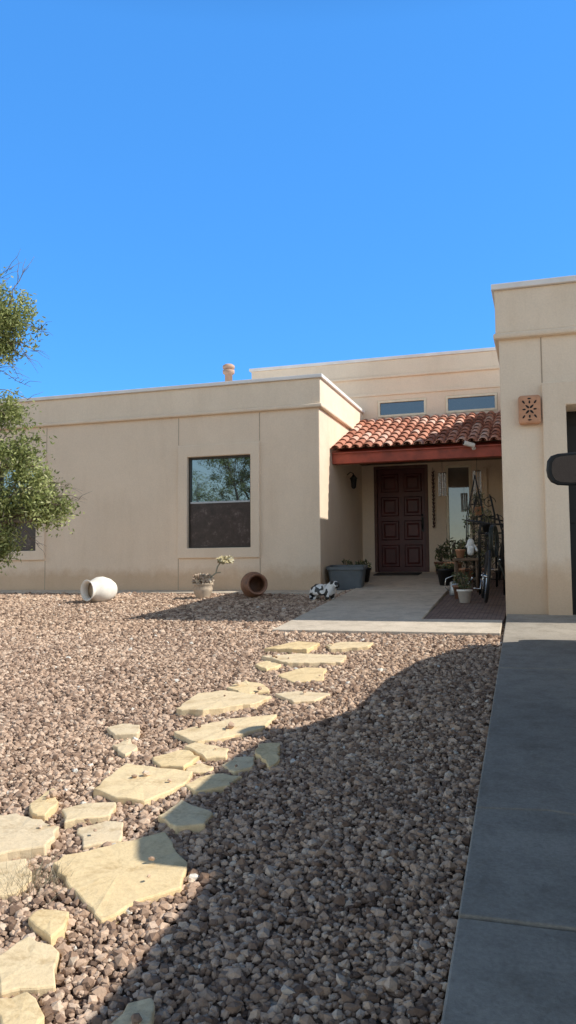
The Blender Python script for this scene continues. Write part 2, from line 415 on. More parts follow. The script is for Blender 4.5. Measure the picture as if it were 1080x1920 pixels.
Rm=np.stack([np.stack([1-2*(c*c+d*d),2*(b*c-a*d),2*(b*d+a*c)],-1),np.stack([2*(b*c+a*d),1-2*(b*b+d*d),2*(c*d-a*b)],-1),np.stack([2*(b*d-a*c),2*(c*d+a*b),1-2*(b*b+c*c)],-1)],1)
rad=base*np.clip(rng.lognormal(0,.34,n),.55,2.1)
vv=variants[rng.integers(0,24,n)]*rad[:,None,None]
vv=np.einsum('nij,nkj->nki',Rm,vv); vv[:,:,2]*=.8
zz=SL*(Y-12.35)+rad*.2+rng.uniform(0,.005,n)+.010*np.sin(X*2.1+Y*1.3)*np.sin(Y*1.7-X)
zz=np.where(ON,SL*(Y-12.35)+.045+rad*.35,zz)
vv+=np.stack([X,Y,zz],-1)[:,None,:]
faces=(IF[None]+(np.arange(n)*12)[:,None,None]).reshape(-1,3)
tint=np.repeat(np.where(rng.random(n)<.004,1.0,np.clip(rng.beta(1.9,2.0,n)*.95,0,.95)),12)
grav=np_mesh("gravel",vv.reshape(-1,3),faces,GRAV,tint); grav["kind"]="stuff"

# ------------------------------------------------------------ flagstones
for i,P in enumerate(FP):
    c=np.mean(P,axis=0); pts=[]
    m=len(P)
    for k in range(m):
        p0=Vector(P[k]);p1=Vector(P[(k+1)%m]); L=(p1-p0).length; s=max(2,int(L/.045))
        nrm=Vector((-(p1-p0).y,(p1-p0).x)).normalized() if L>0 else Vector((0,0))
        for t in range(s):
            f=t/s; q2=p0.lerp(p1,f)
            if t: q2=q2+nrm*random.uniform(-.011,.011)
            pts.append((q2.x-c[0],q2.y-c[1]))
    tx,ty=random.uniform(-.03,.03),random.uniform(-.025,.025)
    thick=.075; top=random.uniform(.026,.044)
    bm=bmesh.new()
    T=[bm.verts.new((x,y,SL*y+top+tx*x+ty*y+random.uniform(-.003,.002))) for x,y in pts]
    B=[bm.verts.new((x*1.0+random.uniform(-.006,.006),y+random.uniform(-.006,.006),SL*y+top-thick)) for x,y in pts]
    cv_=bm.verts.new((0,0,SL*0+top+.001))
    for k in range(len(pts)): bm.faces.new((cv_,T[k],T[(k+1)%len(pts)]))
    bm.faces.new(B[::-1])
    for k in range(len(pts)): bm.faces.new((T[k],B[k],B[(k+1)%len(pts)],T[(k+1)%len(pts)]))
    o=bm_obj("flagstone",bm,FLAG); o.location=(c[0],c[1],gz(c[1])); add_bevel(o,.007,2)
    lab="large flat tan sandstone flagstone set in the gravel" if i in (0,1,4,5,16) else ("small broken tan flagstone piece lying in gravel" if i in (2,3,20,22,27,28,15) else "irregular tan sandstone flagstone of the garden path")
    tag(o,lab,"flagstone","flagstones of the garden path")

# ------------------------------------------------------------ house
YW=12.35
house=empty("adobe_house",(-3.4,12.35,0),"tan stucco flat-roofed adobe-style house with tiled porch","house")
def H(o): return par(o,house)
def block(name,x0,x1,y0,y1,z0,z1,mat,bev=.012): return H(boxes(name,[(x0,x1,y0,y1,z0,z1)],mat,bev))
W1=(-5.72,-4.58,.73,2.27); W2=(-9.55,-8.70,.73,2.27)
def wing_solid(x,y,z):
    if y<YW+.11:
        for a,b,c,d in (W1,W2):
            if a<x<b and c<z<d: return False
    return True
wing=H(voxel("wing_wall",[-16,-3.40,W1[0],W1[1],W2[0],W2[1]],[YW,YW+.11,21],[-1,.73,2.27,3.3],wing_solid,STUC,.015))
block("parapet",-16.03,-3.37,YW-.03,21.03,3.035,3.46,STUC2,.015)
block("cornice_moulding",-16.05,-3.34,YW-.065,21.05,2.975,3.04,TRIM,.02)
block("roof_cap",-16.06,-3.33,YW-.075,21.06,3.457,3.515,CAP,.006)
def surround(x0,x1,z0,z1,w,y,pro=.03,name="window_surround"):
    a,b,c,d=w
    def s(x,yy,z): return not (a<x<b and c<z<d)
    return H(voxel(name,[x0,x1,a,b],[y-pro,y+.001+pro*.5],[z0,z1,c,d],s,TRIM,.012))
surround(-5.90,-4.42,.56,2.47,W1,YW,.04)
surround(-9.75,-8.52,.56,2.47,W2,YW,.04)
def joint(x0,x1,z0,z1,y): return H(boxes("control_joint",[(x0,x1,y-.003,y+.01,z0,z1)],JOINT,0))
for xj,segs in ((-5.895,[(2.49,2.96),(-.2,.55)]),(-4.425,[(2.49,2.96),(-.2,.55)]),(-8.515,[(2.49,2.96),(-.2,.55)]),(-9.76,[(2.49,2.96),(-.2,.55)]),(-12.5,[(-.2,2.96)])):
    for a,b in segs: joint(xj-.006,xj+.006,a,b,YW)
def window(w,y,rail=None,glass_t=GLASS,glass_b=None,fw=.03,fm=FRAMEB,dep=.07,name="window"):
    a,b,c,d=w
    if rail:
        p=H(boxes(name,[(a,b,y+dep,y+dep+.01,rail,d)],glass_t,0))
        sc=boxes("insect_screen",[(a+fw,b-fw,y+dep-.03,y+dep-.022,c+fw,rail-.02)],glass_b,0); sc.parent=p
        mrl=boxes("meeting_rail",[(a+fw,b-fw,y+dep-.04,y+dep+.03,rail-.018,rail+.014)],RAILM,.003); mrl.parent=p
    else:
        p=H(boxes(name,[(a,b,y+dep,y+dep+.01,c,d)],glass_t,0))
    e=.002
    fr=boxes("frame",[(a+e,a+fw,y+dep-.045,y+dep+.03,c+e,d-e),(b-fw,b-e,y+dep-.045,y+dep+.03,c+e,d-e),(a+fw,b-fw,y+dep-.045,y+dep+.03,d-fw,d-e),(a+fw,b-fw,y+dep-.045,y+dep+.03,c+e,c+fw)],fm,.003)
    fr.parent=p
    return p
window(W1,YW,1.50,GLASS,SCREEN)
window(W2,YW,1.50,GLASS,SCREEN)
YE=15.5
DO=(-3.16,-2.10,.28,2.38); SI=(-1.76,-1.28,.50,2.34)
CL1=(-3.06,-2.10,3.355,3.69); CL2=(-1.73,-.76,3.355,3.69)
def entry_solid(x,y,z):
    if y<YE+.12:
        for a,b,c,d in (DO,SI,CL1,CL2):
            if a<x<b and c<z<d: return False
    return True
H(voxel("entry_wall",[-5.69,3.2,DO[0],DO[1],SI[0],SI[1],CL1[0],CL1[1],CL2[0],CL2[1]],[YE,YE+.12,20],[-1,.28,2.38,.50,2.34,3.355,3.69,4.4],entry_solid,STUC,.012))
block("clerestory_parapet",-5.72,3.23,YE-.03,20.03,4.19,4.50,STUC2,.015)
block("clerestory_moulding",-5.74,3.25,YE-.05,20.05,4.14,4.195,TRIM,.015)
block("clerestory_band",-5.71,3.21,YE-.025,20.02,3.79,3.85,TRIM,.01)
block("clerestory_cap",-5.76,3.27,YE-.065,20.07,4.497,4.555,CAP,.006)
for c_ in (CL1,CL2): window(c_,YE,None,GLASSC,None,.045,FRAMEL,.035,"clerestory_window")
window(SI,YE,None,GLASSS,None,.045,FRAMEL,.05,"sidelight_window")
a,b,c,d=DO
dl=boxes("door",[(a+.06,b-.06,YE+.05,YE+.10,c+.02,d-.06)],DOORM,.004); H(dl)
dw0,dw1=a+.06,b-.06; cw=(dw1-dw0)/2
bm=bmesh.new()
rows=[(.40,.83),(.92,1.30),(1.39,1.77),(1.86,2.22)]
for ci in range(2):
    x0=dw0+ci*cw+.07+(0 if ci==0 else -.02); x1=x0+cw-.12
    for z0,z1 in rows:
        for (i0,yy0,yy1) in ((0,YE+.05,YE+.030),(.05,YE+.030,YE+.015)):
            A=[(x0+i0,z0+i0),(x1-i0,z0+i0),(x1-i0,z1-i0),(x0+i0,z1-i0)]
            k_=.018 if i0==0 else .035
            Bq=[(x0+i0+k_,z0+i0+k_),(x1-i0-k_,z0+i0+k_),(x1-i0-k_,z1-i0-k_),(x0+i0+k_,z1-i0-k_)]
            va=[bm.verts.new((x,yy0,z)) for x,z in A]; vb=[bm.verts.new((x,yy1,z)) for x,z in Bq]
            bm.faces.new(vb)
            for k in range(4): bm.faces.new((va[k],va[(k+1)%4],vb[(k+1)%4],vb[k]))
pn=bm_obj("door_panel",bm,DOORM); pn.parent=dl
hd=boxes("handle",[(b-.15,b-.10,YE+.035,YE+.05,1.08,1.36)],BLACK,.004); hd.parent=dl
hg=tubes("handle_grip",[([(b-.125,YE+.035,1.34),(b-.125,YE-.03,1.30),(b-.125,YE-.035,1.22),(b-.125,YE+.035,1.12)],.009),([(b-.125,YE+.04,1.40),(b-.125,YE+.01,1.40)],.022)],BLACK); hg.parent=dl
H(boxes("door_frame",[(a+.002,a+.058,YE-.015,YE+.11,c-.01,d-.002),(b-.058,b-.002,YE-.015,YE+.11,c-.01,d-.002),(a+.058,b-.058,YE-.015,YE+.11,d-.058,d-.002)],simple("brown_trim",(.13,.06,.045),.6,.2,8),.004))
H(boxes("door_step",[(a-.02,b+.02,YE-.22,YE+.12,.1,.29)],CONCW,.01))
H(boxes("porch_pilaster",[(-1.06,-.98,YE-.06,YE+.01,.1,2.25)],TRIM,.01))
H(boxes("fascia",[(-3.395,-.445,13.14,13.19,2.15,2.33)],REDW,.005))
H(boxes("porch_beam",[(-3.395,-.445,13.19,13.34,2.155,2.30)],REDW,.006))
H(boxes("porch_ceiling",[(-3.395,-.445,13.34,15.495,2.41,2.44)],WOOD,0))
bm=bmesh.new(); 
pr=[(13.10,2.335),(13.10,2.315),(15.495,3.19),(15.495,3.22)]
A=[bm.verts.new((-3.393,y,z)) for y,z in pr];B=[bm.verts.new((-.447,y,z)) for y,z in pr]
bm.faces.new(A);bm.faces.new(B[::-1])
for k in range(4): bm.faces.new((A[k],B[k],B[(k+1)%4],A[(k+1)%4]))
H(bm_obj("roof_deck",bm,REDW))
V=[];F=[];T=[]
nc=17; x0,x1=-3.31,-.53; dx=(x1-x0)/(nc-1); nr=9
sy,sz=13.04,2.36; ey,ez=15.46,3.27; sd=Vector((0,ey-sy,ez-sz)); Ls=sd.length; sd.normalize(); up=Vector((0,-sd.z,sd.y))
def tile(xc,s0,s1,r0,r1,lift0,lift1,cap,tt,tw):
    b0=len(V); K=8
    for s,r,l in ((s0,r0,lift0),(s1,r1,lift1)):
        for th in (0,1):
            rr=r-th*.012
            for k in range(K+1):
                an=math.pi*k/K; cx=math.cos(an)*rr; h=math.sin(an)*rr*(.85 if cap else -.40)
                p=Vector((xc+cx+tw*(1 if s==s0 else -1),0,0))+Vector((0,sy,sz))+sd*s+up*(l+h+(0 if cap else .03))
                V.append(tuple(p)); T.append(tt)
    m_=K+1
    for k in range(K):
        F.append((b0+k,b0+k+1,b0+2*m_+k+1,b0+2*m_+k))
        F.append((b0+m_+k,b0+m_+k+1,b0+3*m_+k+1,b0+3*m_+k))
        F.append((b0+k,b0+k+1,b0+m_+k+1,b0+m_+k))
for r_ in range(nr):
    s0=Ls*r_/nr-random.uniform(0,.012); s1=s0+Ls/nr*1.15
    for c_ in range(nc):
        xx=x0+c_*dx; j=random.uniform(-.005,.005)
        tile(xx+j,s0+random.uniform(-.008,.008),s1,.074,.064,.034,.010,True,random.random(),random.uniform(-.002,.002))
        if c_<nc-1: tile(xx+dx/2,s0+.02,s1,.072,.072,.028,.008,False,random.random()*.7,0)
rt=np_mesh("tile_roof",np.array(V),np.array(F),TILE,np.array(T),True); H(rt)
es=rt.modifiers.new("split",'EDGE_SPLIT'); es.split_angle=R(50)

# garage
YG=9.69; GO=(.29,5.2,-1,2.22)
def gar(x,y,z): return not (y<YG+.45 and GO[0]<x<GO[1] and z<GO[3])
H(voxel("garage_wall",[-.44,7.5,GO[0],GO[1]],[YG,YG+.45,15.49],[-1.2,2.22,3.6],gar,STUC2,.015))
block("garage_parapet",-.475,7.555,YG-.04,15.485,3.13,3.66,STUC2,.018)
block("garage_moulding",-.50,7.585,YG-.075,15.487,3.06,3.135,TRIM,.025)
block("garage_cap",-.51,7.59,YG-.085,15.489,3.657,3.725,CAP,.006)
def gs(x,y,z): return not (GO[0]<x<GO[1] and z<GO[3])
H(voxel("garage_surround",[.03,5.48,GO[0],GO[1]],[YG-.07,YG+.02],[-1,2.50,GO[3]],gs,TRIM,.015))
joint(.03,.044,2.51,3.05,YG)
H(boxes("garage_door",[(GO[0],GO[1],YG+.36,YG+.40,z,z+.58) for z in (-.3,.29,.88,1.47)]+[(GO[0],GO[1],YG+.37,YG+.40,-.3,2.22)],simple("shade_black_garage_door",(.012,.010,.009),.6,.2,6),.006))  # door coloured near black to stand in for the shade of the opening
sc=boxes("wall_sconce",[(-.235,.015,YG-.10,YG-.002,2.02,2.36)],TERRA,0); m=sc.modifiers.new("b",'BEVEL'); m.width=.035; m.segments=4; H(sc)
bm=bmesh.new()
def leaf_shade(cx,cz,l,wd,an):
    K=10; vs=[]
    for k in range(K):
        t=2*math.pi*k/K; px=math.cos(t)*l; pz=math.sin(t)*wd*(1-.3*math.cos(t))
        vs.append(bm.verts.new((cx+px*math.cos(an)-pz*math.sin(an),YG-.103,cz+px*math.sin(an)+pz*math.cos(an))))
    bm.faces.new(vs)
cx,cz=-.11,2.19
for k in range(4): leaf_shade(cx+.035*math.cos(R(45+90*k)),cz+.045*math.sin(R(45+90*k)),.028,.012,R(45+90*k))
for k in range(4): leaf_shade(cx+.062*math.cos(R(90*k)),cz+.085*math.sin(R(90*k)),.02,.010,R(90*k))
for sx in (-1,1):
    for sz_ in (-1,1): leaf_shade(cx+.065*sx,cz+.085*sz_,.024,.010,R(55*sx*sz_))
leaf_shade(cx,cz+.125,.022,.008,0); leaf_shade(cx,cz-.125,.022,.008,0)
hh=bm_obj("opening_shade",bm,DARK); hh.parent=sc  # dark leaf shapes laid on the sconce front, painted as shaded openings
vp=lathe("roof_vent_pipe",[(0,3.3),(.075,3.3),(.075,4.22),(.085,4.22),(.115,4.24),(.12,4.30),(.09,4.31),(.085,4.33),(.12,4.34),(.12,4.39),(.08,4.42),(0,4.43)],simple("weathered_clay_pipe",(.50,.33,.24),.8,.2,9),24); vp.location=(-5.84,14.5,0); H(vp)

# ------------------------------------------------------------ security camera
sc=empty("security_camera",(-1.03,13.13,2.30),"small white security camera fixed under tile eave","security camera")
def SC(o): o.parent=sc; return o
cb=SC(boxes("camera_body",[(-.04,.04,-.17,.02,-.03,.04)],WHITE,.02)); cb.rotation_euler=(R(-14),R(0),R(-62)); cb.location=(0,-.10,.02)
SC(tubes("mounting_arm",[([(0,.01,0),(0,-.06,.0),(0,-.10,.02)],.012),([(0,.01,0),(0,-.005,0)],.035)],WHITE))
ln=boxes("lens",[(-.028,.028,-.174,-.168,-.02,.03)],BLACK,.002); ln.parent=cb

# ------------------------------------------------------------ pots
POT=[(0,0),(.10,0),(.115,.01),(.165,.09),(.195,.19),(.192,.27),(.16,.35),(.128,.395),(.125,.42),(.15,.455),(.158,.47),(.145,.475),(.122,.445),(.108,.41),(.14,.34),(.168,.25),(.16,.12),(.12,.05),(0,.04)]
def lying(name,mat,loc,nrm,scale,label):
    o=lathe(name,POT,mat,48); n=Vector(nrm).normalized()
    o.rotation_euler=n.to_track_quat('Z','Y').to_euler(); o.scale=(scale,)*3; o.location=loc
    tag(o,label,"pot"); return o
p1=lying("clay_pot",WHITEP,(-6.40,11.08,gz(11.0)+.185),(-.38,-.92,-.02),1.04,"whitewashed round clay pot lying on its side on gravel")
p2=lying("clay_pot",BROWNP,(-4.32,11.60,gz(11.6)+.185),(.55,-.83,.05),1.0,"brown clay pot tipped over with open mouth on gravel")
s1=lathe("sand",[(0,.36),(.135,.36),(.13,.33),(0,.33)],SAND,24); s1.parent=p1
def leaves_into(V,F,T,c,rx,rz,n,L,Wd):
    for _ in range(n):
        an=random.random()*6.28; r=random.random()**.5
        p=Vector(c)+Vector((math.cos(an)*r*rx,math.sin(an)*r*rx,random.uniform(-1,1)*rz*(1-r*.5)))
        d=Vector((random.gauss(0,1),random.gauss(0,1),random.gauss(0,1))).normalized(); s=d.orthogonal().normalized()
        i=len(V); V+= [tuple(p-d*L/2),tuple(p+s*Wd/2),tuple(p+d*L/2),tuple(p-s*Wd/2)]; F.append((i,i+1,i+2,i+3)); T+=[random.random()]*4
potp=[(0,0),(.09,0),(.10,.02),(.145,.13),(.15,.17),(.135,.21),(.155,.225),(.155,.245),(.135,.245),(.12,.21),(0,.20)]
pp=lathe("planter_pot",potp,simple("pale_clay",(.50,.40,.30),.8,.3,12,bs=.5),32); pp.location=(-4.98,11.3,gz(11.3)+.0); tag(pp,"small pale clay pot with pinkish succulent and metal flower","flower pot")
V=[];F=[];T=[]; leaves_into(V,F,T,(0,0,.30),.15,.10,260,.09,.045)
PINK=tint_mat("pinkish_succulent",[(0,(.38,.26,.18)),(.5,(.60,.47,.36)),(1,(.78,.68,.52))],.8)
o=np_mesh("succulent",np.array(V),np.array(F),PINK,np.array(T)); o.parent=pp
o=tubes("flower_stem",[([(.05,0,.2),(.14,-.02,.34),(.22,-.02,.40),(.25,-.02,.50),(.33,-.02,.60)],.011),([(.22,-.02,.40),(.30,-.02,.41)],.008)],simple("grey_stem",(.35,.34,.25),.7),8); o.parent=pp
V=[];F=[];T=[]; leaves_into(V,F,T,(.38,-.02,.60),.11,.05,170,.10,.045)
o=np_mesh("flower_head",np.array(V),np.array(F),tint_mat("yellow_flower",[(0,(.45,.36,.18)),(.6,(.66,.58,.36)),(1,(.75,.70,.55))],.8),np.array(T)); o.parent=pp
bm=bmesh.new()
def rrect(z,w,dp,r):
    pts=[]
    for cx_,cy_,a0 in ((w-r,dp-r,0),(-w+r,dp-r,90),(-w+r,-dp+r,180),(w-r,-dp+r,270)):
        for k in range(5):
            a_=R(a0+k*22.5); pts.append(bm.verts.new((cx_+r*math.cos(a_),cy_+r*math.sin(a_),z)))
    return pts
rs=[rrect(0,.25,.18,.06),rrect(.32,.29,.21,.07),rrect(.325,.315,.235,.08),rrect(.37,.315,.235,.08),rrect(.37,.275,.20,.06),rrect(.29,.27,.195,.06)]
bm.faces.new(rs[0][::-1])
for A,B in zip(rs,rs[1:]):
    for k in range(20): bm.faces.new((A[k],A[(k+1)%20],B[(k+1)%20],B[k]))
bm.faces.new(rs[-1])
tub=bm_obj("storage_tub",bm,BLUEG); tub.location=(-3.06,12.75,gz(12.75)+.01); tub.rotation_euler=(SL,0,R(4)); tag(tub,"grey-blue plastic planter tub beside the entry walk","tub")
def pot(name,loc,sc_,mat,label,plant=None,ph=.2,pr_=.13,lm=None):
    o=lathe(name,[(0,0),(.09,0),(.125,.20),(.14,.20),(.14,.235),(.12,.235),(.115,.20),(0,.19)],mat,28); o.location=loc; o.scale=(sc_,)*3; tag(o,label,"flower pot")
    if plant:
        V=[];F=[];T=[]; leaves_into(V,F,T,(0,0,.2+ph*.6),pr_,ph*.6,plant,.10,.03)
        q_=np_mesh("plant",np.array(V),np.array(F),lm or PLANT,np.array(T)); q_.parent=o
        st=tubes("stems",[([(0,0,.19),(random.uniform(-.08,.08),random.uniform(-.08,.08),.2+ph)],.004) for _ in range(7)],BARK,5); st.parent=o
    return o
pot("flower_pot",(-2.98,13.6,gz(13.6)+.04),1.0,BLACK,"black pot with dry plant by the entry",70,.15)
pot("flower_pot",(-3.2,13.3,gz(13.3)+.02),.9,TERRA,"terracotta pot with small plant behind the tub",60,.25)

# cow figurine
def skin_obj(name,verts,edges,radii,mat,root=0):
    me=bpy.data.meshes.new(name); me.from_pydata(verts,edges,[]); o=mesh_obj(name,me,mat)
    m=o.modifiers.new("skin",'SKIN'); m.use_smooth_shade=True
    sv=me.skin_vertices[0].data
    for i,r_ in enumerate(radii): sv[i].radius=(r_,r_)
    sv[root].use_root=True
    s=o.modifiers.new("sub",'SUBSURF'); s.levels=2; s.render_levels=2; return o
cv=[(0,0,.15),(.11,0,.155),(.16,0,.165),(-.12,0,.15),(-.16,0,.155),(.20,0,.22),(.24,0,.225),(.30,0,.195),
    (.13,.06,.08),(.135,.065,.01),(.13,-.06,.08),(.135,-.065,.01),(-.13,.06,.08),(-.135,.065,.01),(-.13,-.06,.08),(-.135,-.065,.01),
    (.215,.07,.27),(.215,-.07,.27),(-.21,0,.16),(-.22,0,.08)]
ce=[(0,1),(1,2),(0,3),(3,4),(2,5),(5,6),(6,7),(1,8),(8,9),(1,10),(10,11),(3,12),(12,13),(3,14),(14,15),(5,16),(5,17),(4,18),(18,19)]
cr_=[.098,.092,.065,.098,.07,.055,.058,.040,.040,.030,.040,.030,.042,.032,.042,.032,.020,.020,.012,.014]
cow=skin_obj("cow_figurine",cv,ce,cr_,COW); cow.location=(-3.05,11.15,gz(11.15)+.012); cow.rotation_euler=(0,0,R(-22)); tag(cow,"small white cow figurine with black patches on gravel","figurine")

# ------------------------------------------------------------ porch clutter
mat_=boxes("doormat",[(-.42,.42,-.24,.24,0,.015)],simple("doormat_fibre",(.05,.04,.032),.95,.3,60,bs=.6),.004); mat_.location=(-2.62,14.95,gz(14.95)+.043); mat_.rotation_euler=(math.atan(SL),0,0); tag(mat_,"dark fibre doormat in front of the red door","doormat")
bm=bmesh.new()
for k in range(60):
    z=2.22-k*.018; an=k*2.4
    bmesh.ops.create_uvsphere(bm,u_segments=7,v_segments=5,radius=1,matrix=Matrix.Translation((-1.99+.016*math.cos(an),15.43+.014*math.sin(an),z))@Matrix.Rotation(.5*math.cos(an),4,'Y')@Matrix.Diagonal((.011,.011,.026,1)))
tube_into(bm,[(-1.99,15.43,2.30),(-1.99,15.43,1.15)],.004,5)
o=bm_obj("chili_ristra",bm,simple("dried_chili",(.05,.016,.013),.45,.4,12),True); tag(o,"dark string of dried chilies hanging beside the door","ristra")
SHELL=simple("shell",(.5,.47,.42),.4,.3,20)
def chime(loc,n,label,L=.5):
    o=empty("wind_chime",loc,label,"wind chime")
    ch=tubes("hanging_cord",[([(0,0,.16),(0,0,-.05)],.003),([(-.065,0,-.05),(.065,0,-.05)],.003)],BLACK,5); ch.parent=o
    for k in range(n):
        bm=bmesh.new(); t=k*.7; x,y=math.cos(t)*.06,math.sin(t)*.06; pts=[];rr=[]
        m_=int((L-.1)/.03)
        for j in range(m_):
            z=-.055-j*.03
            for dz,r_ in ((0,.004),(-.008,.013),(-.018,.014),(-.026,.006)): pts.append((x,y,z+dz)); rr.append(r_*(.8+.4*((j*7+k)%5)/5))
        tube_into(bm,pts,rr,7); c2=bm_obj("shell_strand",bm,SHELL,True); c2.parent=o
    c3=tubes("chime_ring",[(ring_pts((0,0,-.05),.065,(0,0,1),18),.006)],WOOD,6); c3.parent=o
chime((-1.60,13.6,2.02),9,"shell wind chime hanging from the porch beam")
chime((-1.02,13.5,2.02),7,"longer shell wind chime hanging near the garage corner",.8)
o=empty("wall_lantern",(-3.39,14.2,2.0),"dark metal lantern mounted on the porch wall","lantern")
l1=lathe("lantern_body",[(0,-.16),(.03,-.15),(.045,-.12),(.06,.02),(.075,.03),(.03,.08),(.01,.11),(0,.12)],BLACK,8); l1.parent=o; l1.location=(.12,0,-.02)
l2=tubes("bracket",[([(0,0,.08),(.06,0,.13),(.12,0,.10)],.009)],BLACK,6); l2.parent=o
pot("flower_pot",(-1.52,14.3,gz(14.3)+.03),1.2,TERRA,"terracotta pot with leafy plant below the sidelight",120,.35,.16)
pot("flower_pot",(-1.50,13.0,gz(13.0)+.03),1.15,BLACK,"dark glazed pot standing on the brick pavers",50,.10)
pot("flower_pot",(-1.80,14.9,gz(14.9)+.04),1.0,BROWNP,"brown pot with sprawling plant beside the door",80,.3,.12)
pot("flower_pot",(-1.22,13.5,gz(13.5)+.03),1.0,TERRA,"terracotta pot with tall spiky plant",110,.5,.13)
def thing_stool(loc):
    e=empty("wooden_stool",loc,"weathered brown wooden stool holding a small white figurine","stool")
    s=boxes("seat",[(-.19,.19,-.17,.17,.46,.50)],WOOD,.008); s.parent=e
    for x,y in ((-.15,-.13),(.15,-.13),(-.15,.13),(.15,.13)):
        l=tubes("leg",[([(x*1.1,y*1.1,0),(x,y,.46)],.018)],WOOD); l.parent=e
    for y in (-.14,.12):
        r_=boxes("rail",[(-.15,.15,y,y+.02,.18,.21)],WOOD,.003); r_.parent=e
    return e
thing_stool((-1.10,12.2,gz(12.2)+.02))
fig=skin_obj("garden_figurine",[(0,0,.03),(0,0,.14),(0,0,.23),(0,0,.30),(.07,0,.17),(-.07,0,.16),(.10,-.03,.10)],[(0,1),(1,2),(2,3),(2,4),(2,5),(4,6)],[.06,.055,.035,.045,.02,.03,.018],WHITE); fig.location=(-1.04,12.2,gz(12.2)+.52); tag(fig,"small white angel figurine standing on the wooden stool","figurine")
pot("flower_pot",(-1.20,12.28,gz(12.28)+.52),.55,TERRA,"little terracotta pot on the wooden stool",40,.2,.1)
def stand(loc,h=1.0,label="black wrought-iron scrolled plant stand with shelves"):
    e=empty("plant_stand",loc,label,"plant stand")
    L=[]
    for x,y in ((-.17,-.12),(.17,-.12),(-.17,.12),(.17,.12)): L.append(([(x,y,0),(x*.95,y,.9*h),(x*.6,y,1.15*h)],.011))
    f=tubes("iron_frame",L,BLACK,6); f.parent=e
    for z in (.22,.55,.88):
        s=tubes("shelf",[([(-.17,y,z*h),(.17,y,z*h)],.006) for y in (-.12,-.06,0,.06,.12)]+[([(x,-.12,z*h),(x,.12,z*h)],.007) for x in (-.17,.17)],BLACK,5); s.parent=e
    for zc_ in (1.05,.72,.38):
        for sx in (-1,1):
            pts=[]
            for k in range(30):
                t=k/29*3.2*math.pi; r_=.10*(1-k/34); pts.append((sx*.09+math.cos(t)*r_*sx,-.125,zc_*h+math.sin(t)*r_))
            s=tubes("scroll",[(pts,.006)],BLACK,5); s.parent=e
    return e
stand((-.88,12.9,gz(12.9)+.02),1.25)
stand((-.72,11.85,gz(11.85)+.02),1.0,"short black wrought-iron stand crowded with pots")
for dx_,y_,z_,s_,m_,lb in ((-.08,12.9,1.12,.6,TERRA,"small terracotta pot with trailing plant on iron stand"),(.08,12.9,.71,.55,BLUEG,"grey pot on the middle shelf of iron stand"),(-.07,12.9,.30,.6,WHITEP,"white pot on the lowest shelf of iron stand"),
   (.10,11.85,.90,.5,BLACK,"black pot with wiry plant on short iron stand"),(.18,11.85,.57,.5,WHITEP,"small white pot on short iron stand"),(.10,11.85,.24,.6,BROWNP,"brown pot on the low shelf of short stand")):
    pot("flower_pot",(-.88+dx_,y_,gz(y_)+.02+z_),s_,m_,lb,90,.45,.17)
tr=empty("garden_trellis",(-.98,12.55,gz(12.55)+.02),"tall black iron garden trellis wrapped with dry vines","trellis")
L=[([(x,y,0),(x*.8,y*.8,1.1),(0,0,1.75)],.009) for x,y in ((-.16,-.16),(.16,-.16),(-.16,.16),(.16,.16))]+[(ring_pts((0,0,z),.22*(1-z/2.1),(0,0,1),20),.006) for z in (.3,.65,1.0,1.3)]
o=tubes("trellis_frame",L,BLACK,6); o.parent=tr
L=[]
for k in range(9):
    ph=random.uniform(0,6.28); tn=random.uniform(1,2.4); hh_=random.uniform(.8,1.6)
    L.append(([(math.cos(ph+t*tn*.8)*.2*(1-t/12)+random.uniform(-.03,.03),math.sin(ph+t*tn*.8)*.2*(1-t/12)+random.uniform(-.03,.03),hh_*t/9) for t in range(10)],.005))
o=tubes("dry_vine",L,BARK,5); o.parent=tr
V=[];F=[];T=[]; leaves_into(V,F,T,(0,0,.8),.2,.7,170,.07,.03)
o=np_mesh("vine_leaf",np.array(V),np.array(F),PLANT,np.array(T)); o["kind"]="stuff"; o.parent=tr
wc=lathe("watering_can",[(0,0),(.09,0),(.095,.01),(.085,.19),(.06,.205),(.06,.20),(0,.19)],simple("galvanised_metal",(.42,.43,.43),.4,.2,20,.6),28); wc.location=(-1.22,11.75,gz(11.75)+.02); tag(wc,"small galvanised watering can on the brick pavers","watering can")
o=tubes("spout",[([(.07,0,.05),(.16,0,.15),(.22,0,.23)],[.016,.012,.012]),([(.22,0,.23),(.245,0,.255)],[.012,.032])],CHROME,10); o.parent=wc
o=tubes("handle",[([(-.08,0,.05),(-.16,0,.12),(-.14,0,.24),(-.02,0,.29),(.05,0,.21)],.007)],CHROME,8); o.parent=wc
